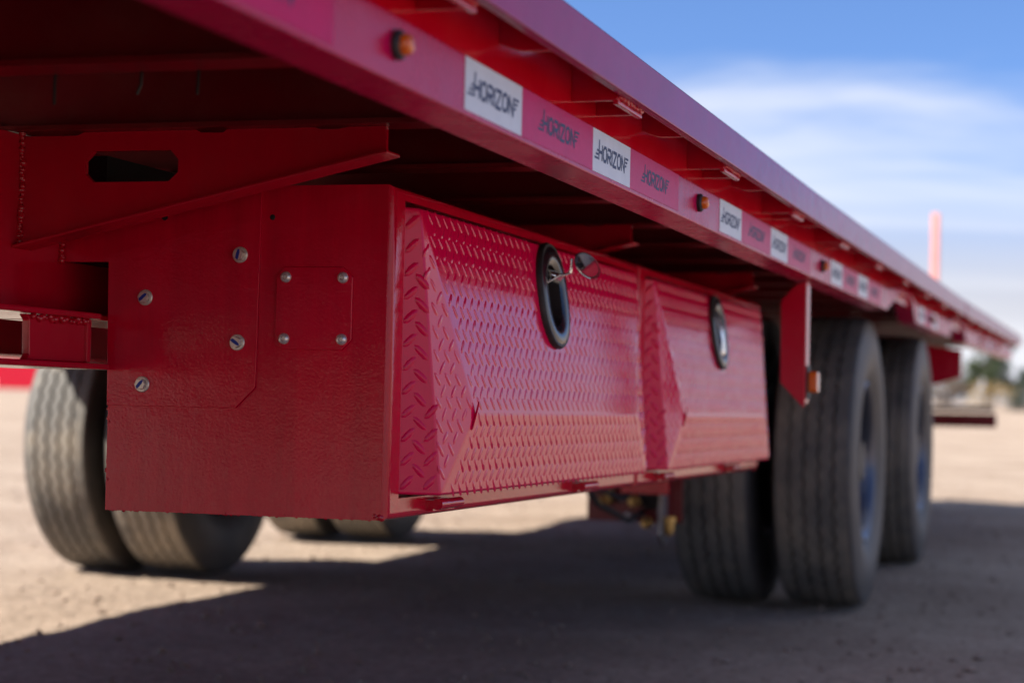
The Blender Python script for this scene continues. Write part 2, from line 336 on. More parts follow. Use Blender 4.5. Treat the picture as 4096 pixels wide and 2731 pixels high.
# lower rail and its stub web
MB().box(-1.30, -1.178, -1.2, 2.19, H + .034, H + .0415).build('lower_rail', M['paint'], T, bevel=.002)
b = MB().prism([(2.02, H + .0945), (2.028, H + .088), (2.030, H + .048), (2.024, H + .042), (2.165, H + .042), (2.165, H + .0945)], 0, -1.205, -1.195)
b.box(-1.23, -1.19, 2.155, 2.165, H + .0425, H + .0942)
b.build('stub_web', M['paint'], T, bevel=.0015)
def weldrun(p0, p1, n, r0, name='weld_bead', seed=0, mat_='weld', parent=None):
    r = random.Random(seed); b = MB(); p0 = Vector(p0); p1 = Vector(p1); d = (p1 - p0).length / n
    for i in range(n):
        p = p0.lerp(p1, (i + .5) / n); q = r0 * r.uniform(.65, 1.25)
        u = 8; vs = []; 
        b.lathe([(q * .05, -q), (q * .7, -q * .7), (q, 0), (q * .7, q * .7), (q * .05, q)], p + Vector((r.uniform(-1, 1), r.uniform(-1, 1), r.uniform(-1, 1))) * r0 * .45, 2, 8)
    return b.build(name, M[mat_], parent or T, smooth=80)
weldrun((-1.2505, 2.094, H + .178), (-1.2505, 2.094, H + .318), 42, .0042, seed=1)
weldrun((-1.250, 2.192, H + .168), (-1.250, 2.192, H + .205), 12, .0038, seed=2)
weldrun((-1.193, 2.03, H + .0915), (-1.193, 2.16, H + .0915), 26, .004, seed=3)
# out of view: plate and landing legs added to darken the front toolbox's reflection
MB().box(mir(-.85), -.85, -1.72, -1.62, H - .06, H + .311).build('reflection_blocker', M['under'], T, bevel=.004)
for x in (-1.42, mir(-1.42)):
    MB().box(x - .055, x + .055, -1.15, -1.02, .12, H + .31).box(x - .09, x + .09, -1.22, -.95, -.045, .02).build('landing_leg', M['paint'], T, bevel=.004)
# outrigger brackets with slot
def plate_hole(outer, hole, ax, a, bb):
    bm = bmesh.new()
    def P(u, v, w): return (w, u, v) if ax == 0 else (u, w, v)
    es = []
    for loop in ([outer] + ([hole] if hole else [])):
        vs = [bm.verts.new(P(u, v, a)) for u, v in loop]
        es += [bm.edges.new((vs[i], vs[(i + 1) % len(vs)])) for i in range(len(vs))]
    bmesh.ops.triangle_fill(bm, use_beauty=True, use_dissolve=False, edges=es)
    ext = bmesh.ops.extrude_face_region(bm, geom=bm.faces[:])
    nv = [g for g in ext['geom'] if isinstance(g, bmesh.types.BMVert)]
    bmesh.ops.translate(bm, verts=nv, vec=P(0, 0, bb - a))
    bmesh.ops.recalc_face_normals(bm, faces=bm.faces[:])
    bmesh.ops.dissolve_limit(bm, angle_limit=0.01, verts=bm.verts[:], edges=bm.edges[:])
    b = MB(); bm.verts.index_update()
    bmesh.ops.triangulate(bm, faces=bm.faces[:])
    b.add([v.co[:] for v in bm.verts], [[v.index for v in f_.verts] for f_ in bm.faces]); bm.free(); return b
out = [(-1.2515, .179), (-.789, .2855), (-.789, .3128), (-.835, .3128), (-.845, .3105), (-.868, .3105), (-.876, .3128), (-.985, .3128), (-.990, .309), (-1.018, .3095), (-1.024, .3128), (-1.17, .3128), (-1.178, .309), (-1.2515, .309)]
hole = [(-1.167, .264), (-1.156, .2535), (-1.058, .2535), (-1.046, .264), (-1.046, .279), (-1.056, .290), (-1.156, .290), (-1.167, .279)]
br = plate_hole([(a, H + c) for a, c in out], [(a, H + c) for a, c in hole], 1, -.004, .004)
fl = MB().prism([(-1.2515, H + .1785), (-.781, H + .2835), (-.781, H + .2800), (-1.2515, H + .1745)], 1, -.022, .022)
bro = br.build('outrigger_bracket', M['paint'], T, loc=(0, 2.10, 0), smooth=20, label='tapered red outrigger bracket with a chamfered slot')
flo = fl.build('bracket_flange', M['paint'], bro, bevel=.001)
for y in (3.29, 4.48):
    o2 = link('outrigger_bracket', bro.data, T, loc=(0, y, cz(y) * .5)); link('bracket_flange', flo.data, o2)
# cable ties hanging off a cross member
for i, (x, dz) in enumerate(((-1.098, .031), (-1.060, .033), (-.99, .030), (-.897, .022), (-.837, .024))):
    MB().tube([(x, 1.715, H + .315), (x + .001, 1.712, H + .300), (x + random.uniform(-.004, .004), 1.712, H + .313 - dz)], .0016, 6).build('cable_tie', M['black'], T)

# ---- toolboxes
PITCH = 0.0284
LR = random.Random(21)
def lozenges(b, O, U, V, poly, u_off=0, v_off=0, margin=.006, h=.0009):
    """raised tread lozenges inside a planar polygon given in (u,v); O origin, U and V unit vectors"""
    Nn = U.cross(V).normalized()
    us = [p[0] for p in poly]; vs = [p[1] for p in poly]
    def dist_in(p):
        dm = 9
        for i in range(len(poly)):
            a = Vector(poly[i]); c = Vector(poly[(i + 1) % len(poly)]); e = (c - a).normalized(); q = Vector(p) - a
            dm = min(dm, e.x * q.y - e.y * q.x)
        return dm
    i0, i1 = int((min(us) - u_off) / PITCH) - 2, int((max(us) - u_off) / PITCH) + 2
    j0, j1 = int((min(vs) - v_off) / PITCH) - 2, int((max(vs) - v_off) / PITCH) + 2
    for i in range(i0, i1):
        for j in range(j0, j1):
            for t in (0, 1):
                u = u_off + (i + .5 * t) * PITCH; v = v_off + (j + .5 * t) * PITCH
                if dist_in((u, v)) < margin: continue
                q_ = O + U * u + V * v - latch_pt(0, 0, 0)
                if abs(q_.y) < .078 and abs(q_.dot(VV)) < .086 and (abs(q_.y) / .078) ** 3 + (abs(q_.dot(VV)) / .086) ** 3 < 1: continue
                a = math.radians((46 if t else -46) + LR.gauss(0, 1.6)); ca, sa = math.cos(a), math.sin(a); L, Wd = .0128 * LR.uniform(.95, 1.04), .0046 * LR.uniform(.9, 1.08)
                hh = LR.uniform(.75, 1.15)
                ring = [(-L, 0), (-L * .62, -Wd * .8), (0, -Wd), (L * .62, -Wd * .8), (L, 0), (L * .62, Wd * .8), (0, Wd), (-L * .62, Wd * .8)]
                top = [(-L * .72, 0), (-L * .5, -Wd * .38), (L * .5, -Wd * .38), (L * .72, 0), (L * .5, Wd * .38), (-L * .5, Wd * .38)]
                P = lambda x, y, z: O + U * (u + x * ca - y * sa) + V * (v + x * sa + y * ca) + Nn * z
                vv = [P(x, y, -.0003) for x, y in ring] + [P(x, y, h * hh) for x, y in top]
                b.add(vv, [(8, 9, 10, 11, 12, 13), (0, 1, 9, 8), (1, 2, 10, 9), (2, 3, 10), (3, 4, 11, 10), (4, 5, 12, 11), (5, 6, 13, 12), (6, 7, 13), (7, 0, 8, 13)])
    return b
LATCH_Y, LATCH_Z = .605, .163
VV = Vector((-.035, 0, .2477)).normalized(); NV = Vector((.2477, 0, .035)).normalized()
def latch_pt(u, v, w):
    return Vector((-.803 + .035 * (.2368 - LATCH_Z) / .2477, LATCH_Y, H + LATCH_Z)) + Vector((0, u, 0)) + VV * v + NV * w
def rrect(w, h, r, n=7):
    pts = []
    for cx, cy, a0 in ((w / 2 - r, h / 2 - r, 0), (-w / 2 + r, h / 2 - r, 90), (-w / 2 + r, -h / 2 + r, 180), (w / 2 - r, -h / 2 + r, 270)):
        for i in range(n): a = math.radians(a0 + 90 * i / (n - 1)); pts.append((cx + r * math.cos(a), cy + r * math.sin(a)))
    return pts
def toolbox_meshes():
    """body, door and tread pattern with the near bottom corner plane at y = 0"""
    z0, z1 = H - .137, H + .259; LY = 1.258
    b = MB(); x0, x1 = -1.184, -.815; oy0, oy1, oz0, oz1 = .036, LY - .034, z0 + .025, z1 - .016; xr = -.90
    V_ = [(x0,0,z0),(x0,LY,z0),(x0,LY,z1),(x0,0,z1),(x1,0,z0),(x1,LY,z0),(x1,LY,z1),(x1,0,z1),
          (x1,oy0,oz0),(x1,oy1,oz0),(x1,oy1,oz1),(x1,oy0,oz1),(xr,oy0,oz0),(xr,oy1,oz0),(xr,oy1,oz1),(xr,oy0,oz1)]
    F_ = [(0,3,2,1),(0,1,5,4),(2,3,7,6),(0,4,7,3),(1,2,6,5),(4,5,9,8),(5,6,10,9),(6,7,11,10),(7,4,8,11),
          (8,9,13,12),(9,10,14,13),(10,11,15,14),(11,8,12,15),(12,13,14,15)]
    body = b.add(V_, F_)
    # door
    w = LY
    def mY(p): return Vector((p[0], w - p[1], p[2]))
    St = Vector((-.824, .0420, H + .2375)); Sb = Vector((-.824, .0420, H - .1075))
    Dt = Vector((-.803, .0596, H + .2368)); Db = Vector((-.775, .0737, H - .1090)); B = Vector((-.768, .1831, H - .0109))
    St2, Sb2, Dt2, Db2, B2 = mY(St), mY(Sb), mY(Dt), mY(Db), mY(B)
    for q in (St2, Sb2, Dt2, Db2): q.y -= .004
    P = [St, Sb, Dt, Db, B, St2, Sb2, Dt2, Db2, B2]
    F = [(0, 1, 3, 2), (2, 3, 4), (4, 3, 8, 9), (7, 9, 8), (5, 7, 8, 6), (0, 2, 7, 5), (1, 6, 8, 3), (0, 5, 6, 1)]
    door = MB().add(P, F)
    bm = bmesh.new(); lp = [Dt, B, B2, Dt2]; hl = [latch_pt(u, v, 0) for u, v in rrect(.124, .142, .059)]; es = []
    for loop in (lp, hl):
        vv = [bm.verts.new(q) for q in loop]; es += [bm.edges.new((vv[i], vv[(i + 1) % len(vv)])) for i in range(len(vv))]
    bmesh.ops.triangle_fill(bm, use_beauty=True, use_dissolve=False, edges=es); bm.verts.index_update()
    ids = [2, 4, 9, 7]; base = len(door.v); door.v += [tuple(q) for q in hl]
    for f_ in bm.faces: door.f.append(tuple(ids[v.index] if v.index < 4 else base + v.index - 4 for v in f_.verts))
    bm.free()
    tr = MB()
    def face(idx, uo=0, vo=0, mg=.006):
        pts = [P[i] for i in idx]; c = sum(pts, Vector()) / len(pts)
        n_ = (pts[1] - pts[0]).cross(pts[2] - pts[0]).normalized()
        if n_.x < 0: n_ = -n_
        V = (Vector((0, 0, 1)) - n_ * n_.z).normalized(); U = V.cross(n_).normalized()
        O = Vector((n_.dot(pts[0]) * n_.x, 0, H)) if False else pts[0] - U * pts[0].dot(U) - V * ((pts[0].z - H) / V.z)
        poly = [((p - O).dot(U), (p - O).dot(V)) for p in pts]
        a = sum(poly[i][0] * poly[(i + 1) % len(poly)][1] - poly[(i + 1) % len(poly)][0] * poly[i][1] for i in range(len(poly)))
        if a < 0: poly.reverse()
        lozenges(tr, O, U, V, poly, uo, vo, mg)
    face((2, 4, 9, 7), .004, .003); face((4, 3, 8, 9), .004, .0105); face((2, 3, 4), .006, .003, .0045); face((7, 9, 8), .004, .003, .0045)
    face((0, 1, 3, 2), -.014, .006, .0035)
    return body, door, tr
bodyMB, doorMB, trMB = toolbox_meshes()
def rrect(w, h, r, n=7):
    pts = []
    for cx, cy, a0 in ((w / 2 - r, h / 2 - r, 0), (-w / 2 + r, h / 2 - r, 90), (-w / 2 + r, -h / 2 + r, 180), (w / 2 - r, -h / 2 + r, 270)):
        for i in range(n): a = math.radians(a0 + 90 * i / (n - 1)); pts.append((cx + r * math.cos(a), cy + r * math.sin(a)))
    return pts
def rings(levels):
    """stack of closed loops (u, v, w) -> faces, first loop open, last capped"""
    b = MB(); n = len(levels[0])
    for lv in levels: b.v += lv
    for i in range(len(levels) - 1): b.f += [(i * n + k, i * n + (k + 1) % n, (i + 1) * n + (k + 1) % n, (i + 1) * n + k) for k in range(n)]
    b.f.append(tuple((len(levels) - 1) * n + k for k in range(n))); return b
def latch(box, y0, zc, opened):
    # frame of the upper door panel: out of the panel = w
    Vv = Vector((-.035, 0, .2477)).normalized(); Nv = Vector((.2477, 0, .035)).normalized()
    xs = -.803 + .035 * (.2368 - zc) / .2477
    O = Vector((xs, y0, H + zc))
    P = lambda u, v, w: tuple(O + Vector((0, u, 0)) + Vv * v + Nv * w)
    W_, H_, R_ = .134, .152, .064
    lv = lambda dw, w: [P(u, v, w) for u, v in rrect(W_ - 2 * dw, H_ - 2 * dw, R_ - dw)]
    g = rings([lv(-.002, -.002), lv(-.003, .004), lv(.000, .0085), lv(.004, .0085)]); g.f.pop()
    g.build('latch_gasket', M['rubber'], box, smooth=50)
    d = rings([lv(.003, .0080), lv(.009, .0105), lv(.024, .0098), lv(.031, .0050)]); d.f.pop()
    rc = rings([lv(.0309, .0052), lv(.034, -.030), lv(.044, -.034)]); rc.build('latch_recess', M['black'], box, smooth=50)
    d.build('latch_dish', M['dish'], box, smooth=50, label='dark oval recessed latch dish with a rubber gasket')
    def ribbon(path, wid, th, nm, mt):
        b = MB(); n = len(path)
        for i, (v, w) in enumerate(path):
            a = Vector(path[max(0, i - 1)]); c = Vector(path[min(n - 1, i + 1)]); t = (c - a).normalized(); nx, ny = -t.y, t.x
            q = wid[i] / 2
            for (u, s) in ((-q, -th), (q, -th), (q, th), (-q, th)): b.v.append(P(u, v + nx * s, w + ny * s))
        for i in range(n - 1): b.f += [(i * 4 + k, i * 4 + (k + 1) % 4, i * 4 + 4 + (k + 1) % 4, i * 4 + 4 + k) for k in range(4)]
        b.f += [(3, 2, 1, 0), tuple((n - 1) * 4 + k for k in range(4))]
        return b.build(nm, M[mt], box, bevel=.0008, smooth=50)
    if opened:
        MB().tube([P(-.022, .030, .002), P(.022, .030, .002)], .009, 14).build('latch_pivot', M['chrome'], box, smooth=50)
        ribbon([(.016, -.008), (.018, .002), (.022, .010), (.028, .020), (.028, .028), (.030, .033), (.040, .036), (.050, .038)], [.052, .048, .040, .024, .014, .010, .010, .010], .0015, 'latch_handle', 'chrome')
        # whale tail paddle at the end of the arm, its broad face turned towards the front of the trailer
        n = 28; lv_ = []
        def tail(k, rr):
            a = 2 * math.pi * k / n; c_, s_ = math.cos(a), math.sin(a)
            return rr * (.040 * c_), rr * (.0185 * s_ + .004 * c_ * c_)
        for rr, dp in ((.35, .0010), (.80, .0006), (.93, .0), (1.0, -.0022), (1.05, -.0010), (1.03, .0030), (.90, .0046), (.35, .0050)):
            lv_.append([P(.004 + dp * .5 - .011 * rr * math.cos(2 * math.pi * k / n) - .007 * rr * math.sin(2 * math.pi * k / n), .037 + rr * (.0185 * math.sin(2 * math.pi * k / n) - .007 * math.cos(2 * math.pi * k / n)), .059 + rr * .0205 * math.cos(2 * math.pi * k / n)) for k in range(n)])
        bb = rings(lv_); bb.f.append(tuple(range(n - 1, -1, -1))); bb.build('latch_paddle', M['chrome'], box, smooth=60, label='chrome latch paddle folded out from its dish')
    else:
        ribbon([(.040, .004), (.030, .0085), (.010, .0095), (-.020, .0095), (-.040, .0075), (-.050, .004)], [.030, .040, .034, .032, .044, .036], .0025, 'latch_handle', 'chrome')
def make_box(y0, label, opened, meshes=None):
    if meshes is None:
        me = bpy.data.meshes.new('toolbox'); me.from_pydata(bodyMB.v, [], bodyMB.f)
        bm = bmesh.new(); bm.from_mesh(me); bmesh.ops.recalc_face_normals(bm, faces=bm.faces[:]); bm.verts.ensure_lookup_table()
        ov = set(bm.verts[i] for i in range(8)); es = [e for e in bm.edges if e.verts[0] in ov and e.verts[1] in ov and min(v.co.x for v in e.verts) > -.9]
        bmesh.ops.bevel(bm, geom=es, offset=.0095, segments=4, affect='EDGES', profile=0.5)
        bm.to_mesh(me); bm.free(); me.shade_smooth(); me.set_sharp_from_angle(angle=math.radians(35)); me.materials.append(M['paint_box']); me['wn'] = 1
        box = link('toolbox', me, T, loc=(0, y0, 0), label=label)
        dr = doorMB.build('door', M['paint_tread'], box, bevel=.0035, seg=3, ang=3, smooth=30)
        tp = trMB.build('tread_pattern', M['paint_tread'], box, smooth=50, kind='stuff')
        hg = MB()
        hs = []
        for yh in (.135, .83):
            b = MB().tube([(-.800, yh, H - .1225), (-.800, yh + .034, H - .1225)], .0072, 14).tube([(-.800, yh + .0348, H - .1225), (-.800, yh + .088, H - .1225)], .0066, 14)
            b.box(-.816, -.806, yh + .002, yh + .086, H - .131, H - .118)
            hs.append(b.build('hinge', M['paint_box'], box, smooth=40))
        meshes = (me, dr.data, tp.data, hs[0].data, hs[1].data)
    else:
        box = link('toolbox', meshes[0], T, loc=(0, y0, 0), label=label)
        link('door', meshes[1], box); link('tread_pattern', meshes[2], box, kind='stuff'); link('hinge', meshes[3], box); link('hinge', meshes[4], box)
    latch(box, .605, .163, opened)
    # short torn tab at the fold of each facet
    MB().add([(-.7665, .1875, H + .006), (-.7660, .1800, H - .006), (-.7690, .1690, H - .030), (-.7715, .1735, H - .032), (-.7645, .1865, H + .005), (-.7640, .1795, H - .006), (-.7670, .1700, H - .029), (-.7690, .1730, H - .030)],
             [(0, 1, 2, 3), (7, 6, 5, 4), (0, 4, 5, 1), (1, 5, 6, 2), (2, 6, 7, 3), (3, 7, 4, 0)]).build('corner_tab', M['paint_tread'], box)
    return box, meshes
box1, bmesh_ = make_box(2.2, 'front toolbox with its chrome latch handle flipped open', True)
box2, _ = make_box(3.475, 'rear toolbox with its latch handle folded flat', False, bmesh_)
# corner touch and weld seam on the front toolbox
weldrun((-.832, 2 - 2 + .004, H - .1335), (-.822, .002, H - .1325), 4, .0042, 'corner_weld', 9, 'weld', box1)
b = MB(); r = random.Random(4)
weldrun((-1.18, .003, H - .1355), (-.835, .003, H - .1355), 120, .0023, 'seam_weld', 10, 'paint', box1)
weldrun((-1.183, .004, H - .134), (-1.183, .004, H - .012), 26, .0032, 'edge_weld', 12, 'paint', box1)
# mounting plate (bolted to the web) in front of the box
mp_ = [(-1.184, -.009), (-1.012, -.009), (-.9865, .016), (-.984, .256), (-1.251, .256), (-1.251, .167), (-1.187, .167)]
plate = MB().prism([(a, H + c) for a, c in mp_], 1, 2.1962, 2.1995).build('mounting_plate', M['paint_box'], T, bevel=.0008, seg=2, smooth=30)
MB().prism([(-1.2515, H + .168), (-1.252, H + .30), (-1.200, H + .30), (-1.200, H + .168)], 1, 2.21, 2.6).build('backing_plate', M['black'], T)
def bolt(x, z, ang, parent):
    y = 2.1962
    b = MB().lathe([(.0001, -.0005), (.0096, -.0005), (.0098, .0014), (.0087, .0026), (.0066, .0028)], (x, y, z), 1, 28)
    b.v = [(a, 2 * y - c - .0001, d) for a, c, d in b.v]
    hexp = [(x + .0072 * math.cos(math.radians(ang + 60 * i)), z + .0072 * math.sin(math.radians(ang + 60 * i))) for i in range(6)]
    o = b.build('flange_bolt', M['zinc'], parent, smooth=35)
    MB().prism(hexp, 1, y - .0082, y - .0025).build('hex_head', M['zinc'], o, bevel=.0007)
    ca, sa = math.cos(math.radians(ang * 3 + 40)), math.sin(math.radians(ang * 3 + 40))
    mk = [(1.35 * u_, 1.3 * v_) for u_, v_ in [(-.0048, -.0010), (-.002, -.0014), (.0025, -.0012), (.0050, -.0004), (.0042, .0012), (.0008, .0018), (-.0035, .0016)]]
    MB().prism([(x + u * ca - v * sa, z + u * sa + v * ca) for u, v in mk], 1, y - .0086, y - .0080).build('paint_mark', M['blue'], o)
for (x, z, a) in ((-1.010, .1755, 12), (-1.135, .1235, 0), (-1.011, .070, -25), (-1.136, .0175, 3)): bolt(x, H + z, a, T)
cp = [(-.952, .161), (-.8765, .161), (-.8645, .149), (-.8645, .074), (-.8765, .0625), (-.952, .0625), (-.9620, .0725), (-.9620, .151)]
cpo = MB().prism([(a, H + c) for a, c in cp], 1, 2.1956, 2.1995).build('cover_plate', M['paint_box'], T, bevel=.0010, label='square cover plate with chamfered corners and four screws')
for (x, z) in ((-.9495, .1488), (-.8765, .1482), (-.9503, .0752), (-.8765, .0750)):
    b = MB().lathe([(.0028, .0034), (.0032, .0048), (.0047, .0044), (.0065, .0024), (.0068, 0)], (0, 0, 0), 1, 20)
    b.v = [(x + p[0], 2.1956 - p[1], H + z + p[2]) for p in b.v]
    b.add([(x + .0027 * math.cos(i * math.pi / 3), 2.1930, H + z + .0027 * math.sin(i * math.pi / 3)) for i in range(6)], [tuple(range(6))])
    b.build('screw', M['steel'], cpo, smooth=40)
for (x, z, rr) in ((-.971, .221, .0035), (-1.112, .2215, .0040)):
    b = MB().lathe([(.00005, 0), (rr * .8, 0), (rr, .0003)], (x, 2.1958 if x < -1 else 2.1996, H + z), 1, 18)
    b.build('drain_hole', M['black'], T)

# ---- reflective tape with lettering
def strokes():
    b = []
    def line(p, q, w=.24):
        p, q = Vector(p), Vector(q); d = (q - p).normalized(); n_ = Vector((-d.y, d.x)) * w / 2; e = d * w * .35
        b.append([p - e - n_, q + e - n_, q + e + n_, p - e + n_])
    x = 0; w = .86; g = .34
    line((x, 0), (x, 1.32)); line((x, .52), (x + w, .52)); line((x + w, 0), (x + w, 1)); x += w + g                       # H
    def O(x):
        c = .22; P = [(x + c, 0), (x + w - c, 0), (x + w, c), (x + w, 1 - c), (x + w - c, 1), (x + c, 1), (x, 1 - c), (x, c)]
        for i in range(8): line(P[i], P[(i + 1) % 8])
    O(x); x += w + g
    line((x, 0), (x, .62)); line((x, 1), (x + w - .2, 1)); line((x + w - .2, 1), (x + w, .82)); line((x + w, .82), (x + w, .62)); line((x + w, .62), (x + w - .15, .45)); line((x + w - .15, .45), (x + .1, .45)); line((x + .35, .45), (x + w, 0)); x += w + g   # R
    line((x, 0), (x, 1)); x += g                                                                                          # I
    line((x, 1), (x + w, 1)); line((x + w, 1), (x, -.05)); line((x, -.05), (x + w, -.05)); x += w + g                          # Z
    O(x); x += w + g
    line((x, 0), (x, 1)); line((x, 1), (x + w, -.06)); line((x + w, -.06), (x + w, 1))                                        # N
    for i in range(3):                                                                                                     # speed stripes
        line((-.55 - .22 * (2 - i) * .9, .62 - .28 * i), (-.28, .62 - .28 * i), .15) if False else line((-.52 - .28 * i, .58 - .29 * i), (-.24, .58 - .29 * i), .16)
        line((x + w + .26, 1 - .29 * i), (x + w + 1.0 - .25 * i, 1 - .29 * i), .16)
    return b, x + w
STR, TW = strokes()
def lettering(wid):
    b = MB(); s_ = wid / (TW + 2.1); ox = -TW / 2 - .08
    for i, q in enumerate(STR):
        b.add([(.0006 + (i % 12) * .000006, (p.x + ox + (p.y - .5) * .10) * s_, (p.y - .5) * s_ * .92) for p in q], [(0, 1, 2, 3)])
    return b
def tapemesh(w, h): return MB().box(0, .0004, -w / 2, w / 2, -h / 2, h / 2)
tw_ = tr_ = lw = lr = None
def tape(yc, w, white, z=.2915, h=.0485):
    global tw_, tr_, lw, lr
    zz = H + z + cz(yc)
    key = 'white' if white else 'red'
    src = tw_ if white else tr_
    if src is None:
        o = tapemesh(w, h).build('reflector_tape', M['tape_w' if white else 'tape_r'], T, loc=(-.5648, yc, zz), label='%s reflective tape section with dark blue lettering' % key)
        l_ = lettering(.158).build('lettering', M['ink'], o, smooth=0)
        if white: tw_, lw = o.data, l_.data
        else: tr_, lr = o.data, l_.data
    else:
        o = link('reflector_tape', src, T, loc=(-.5648, yc, zz), label='%s reflective tape section with dark blue lettering' % key); link('lettering', lw if white else lr, o)
    o.rotation_euler.x = math.atan((cz(yc + .1) - cz(yc - .1)) / .2)
WW, RW = .1805, .2800
def tapegroup(y, seq):
    for c in seq:
        w = WW if c == 'w' else RW; tape(y + w / 2, w - .0006, c == 'w'); y += w
tapegroup(1.383 - .9216, 'wrwr')
for k in range(3): tapegroup(1.698 + 1.213 * k, 'wrwr')
tapegroup(6.06, 'wrw'); tapegroup(9.2, 'rwr')
# marker lights
ml = None
for i in range(8):
    y = 1.518 + 1.235 * i
    if 5.1 < y < 6.1 or 7.1 < y < 8.2: continue
    loc = (-.5645, y, H + .2925 + cz(y))
    if ml is None:
        o = MB().lathe([(.0125, -.0005), (.0128, .004), (.0110, .0062), (.0088, .0064)], (0, 0, 0), 0, 26).build('marker_light', M['rubber'], T, loc=loc)
        le = MB().lathe([(.0090, .004), (.0088, .0105), (.0072, .0135), (.0035, .0150), (.0002, .0152)], (0, 0, 0), 0, 24).build('lens', M['amber'], o, smooth=60)
        ml = (o.data, le.data)
    else:
        o = link('marker_light', ml[0], T, loc=loc); link('lens', ml[1], o)
# lamp hanger between the toolboxes and the wheels
hp = [(-.5875, .2615), (-.5875, .013), (-.592, .012), (-.637, .060), (-.638, .222), (-.610, .2535)]
lh = MB().prism([(a, H + c) for a, c in hp], 1, 3.946, 3.952).box(-.5935, -.5870, 3.9522, 3.992, H + .020, H + .2612).build('lamp_hanger', M['paint'], T, bevel=.0012)
MB().box(-.5868, -.5835, 3.953, 3.990, H + .028, H + .094).build('lamp_base', M['rubber'], lh, bevel=.001)
MB().prism(rrect(.030, .042, .008), 0, 0, .019).build('lamp_lens', M['amber'], lh, bevel=.003, loc=(-.5836, 3.972, H + .062))

# ---- running gear
R_T = .418; AX = (5.85, 7.53); XW = (-.790, -1.072, mir(-1.072), mir(-.790)); ZW = R_T
def tyre_prof():
    """(r, a): outer contour over tread with four grooves and both sidewalls"""
    hw = .1155; p = [(.226, -.090), (.240, -.1000), (.280, -.1140), (.320, -.1185), (.355, -.1165), (.388, -.1105), (.404, -.1065), (.4115, -.0985)]
    gr = []
    x = -.0985; rib = .0335; gw = .0085
    for k in range(5):
        xa = -.0985 + k * (.197 - gw) / 5 + (k > 0) * gw * .5
    edges = []
    cs = [-.060, -.020, .020, .060]
    for c in cs:
        p += [(.4175 - abs(c) * .02, c - gw / 2 - .0005), (.4065, c - gw / 2 + .002), (.4065, c + gw / 2 - .002), (.4175 - abs(c) * .02, c + gw / 2 + .0005)]
    p += [(.4115, .0985), (.404, .1065), (.388, .1105), (.355, .1165), (.320, .1185), (.280, .1140), (.240, .1000), (.226, .090)]
    return p
TP = tyre_prof(); groove = set(range(8, 24))
def wob(j, k):
    return (.0032 if (k // 2) % 2 else -.0032) * (1 if j in groove else 0)
tyreMB = MB().lathe(TP, (0, 0, 0), 0, 200, wob=wob)
def sipes():
    b = MB(); r = random.Random(5)
    for xc in (-.0985, .0985):
        for k in range(120):
            t = 2 * math.pi * k / 120; d = .004
            pass
    return b
def rim_mesh(sign):
    # sign +1: deep dish faces outboard (+x)
    pr = [(.226, .092), (.232, .100), (.226, .103), (.215, .098), (.205, .080), (.200, .040), (.200, -.070), (.205, -.088), (.222, -.100), (.226, -.090)]
    b = MB().lathe([(r_, a * sign) for r_, a in pr], (0, 0, 0), 0, 48)
    return b
def disc_mesh(sign):
    pr = [(.200, -.012), (.190, -.030), (.165, -.038), (.150, -.036), (.145, -.028), (.085, -.026), (.083, .030), (.060, .052), (.020, .056), (.0005, .056)]
    b = MB().lathe([(r_, a * sign) for r_, a in pr], (0, 0, 0), 0, 48)
    for k in range(8):
        t = 2 * math.pi * k / 8; c = (0, .113 * math.cos(t), .113 * math.sin(t))
        b.lathe([(.0155, -.028 * sign), (.0155, -.004 * sign), (.009, -.002 * sign), (.009, .012 * sign), (.0003, .012 * sign)], c, 0, 6)
    return b
wm = None; rims = {}; discs = {}
tyre_me = None
labs = ['outer tyre', 'inner tyre', 'inner tyre', 'outer tyre']
for ai, ya in enumerate(AX):
    for xi, xw in enumerate(XW):
        sg = [1, -1, 1, -1][xi]
        loc = (xw, ya, ZW + gz(ya))
        rot = random.uniform(0, 6)
        if sg not in discs:
            o = disc_mesh(sg).build('wheel', M['rim'], T, loc=loc, smooth=35); discs[sg] = o.data
            rims[sg] = rim_mesh(sg).build('rim', M['rim'], o, smooth=50).data
        else:
            o = link('wheel', discs[sg], T, loc=loc); link('rim', rims[sg], o)
        if tyre_me is None:
            tyre_me = tyreMB.build('tyre', M['tyre'], o, smooth=32).data; tyre_me.materials.append(M['tread'])
            for p_ in tyre_me.polygons:
                c_ = p_.center
                if math.hypot(c_.y, c_.z) > .4 and abs(c_.x) < .1: p_.material_index = 1
        else: link('tyre', tyre_me, o)
        o.rotation_euler.x = rot
for ya in AX:
    MB().lathe([(.0005, -1.25), (.058, -1.25), (.062, -1.0), (.062, 1.0), (.058, 1.25), (.0005, 1.25)], (CX, ya, ZW + gz(ya)), 0, 20).build('axle', M['black'], T)
    for f in (lambda x: x, mir):
        pl = MB().prism([(ya - .62, H + .094), (ya - .30, H + .094), (ya - .36, H - .12), (ya - .50, H - .17), (ya - .58, H - .12)], 0, f(-1.29), f(-1.23))
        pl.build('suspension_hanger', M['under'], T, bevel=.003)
        MB().tube([(f(-1.26), ya - .46, H - .09), (f(-1.26), ya - .2, ZW + .09), (f(-1.26), ya, ZW + .08), (f(-1.26), ya + .42, ZW + .04)], .036, 8).build('trailing_arm', M['black'], T)
        MB().lathe([(.0005, 0), (.075, .002), (.085, .03), (.078, .06), (.085, .09), (.085, .16), (.06, .18), (.0005, .18)], (f(-1.26), ya + .40, ZW + .05), 2, 22).build('air_spring', M['rubber'], T)
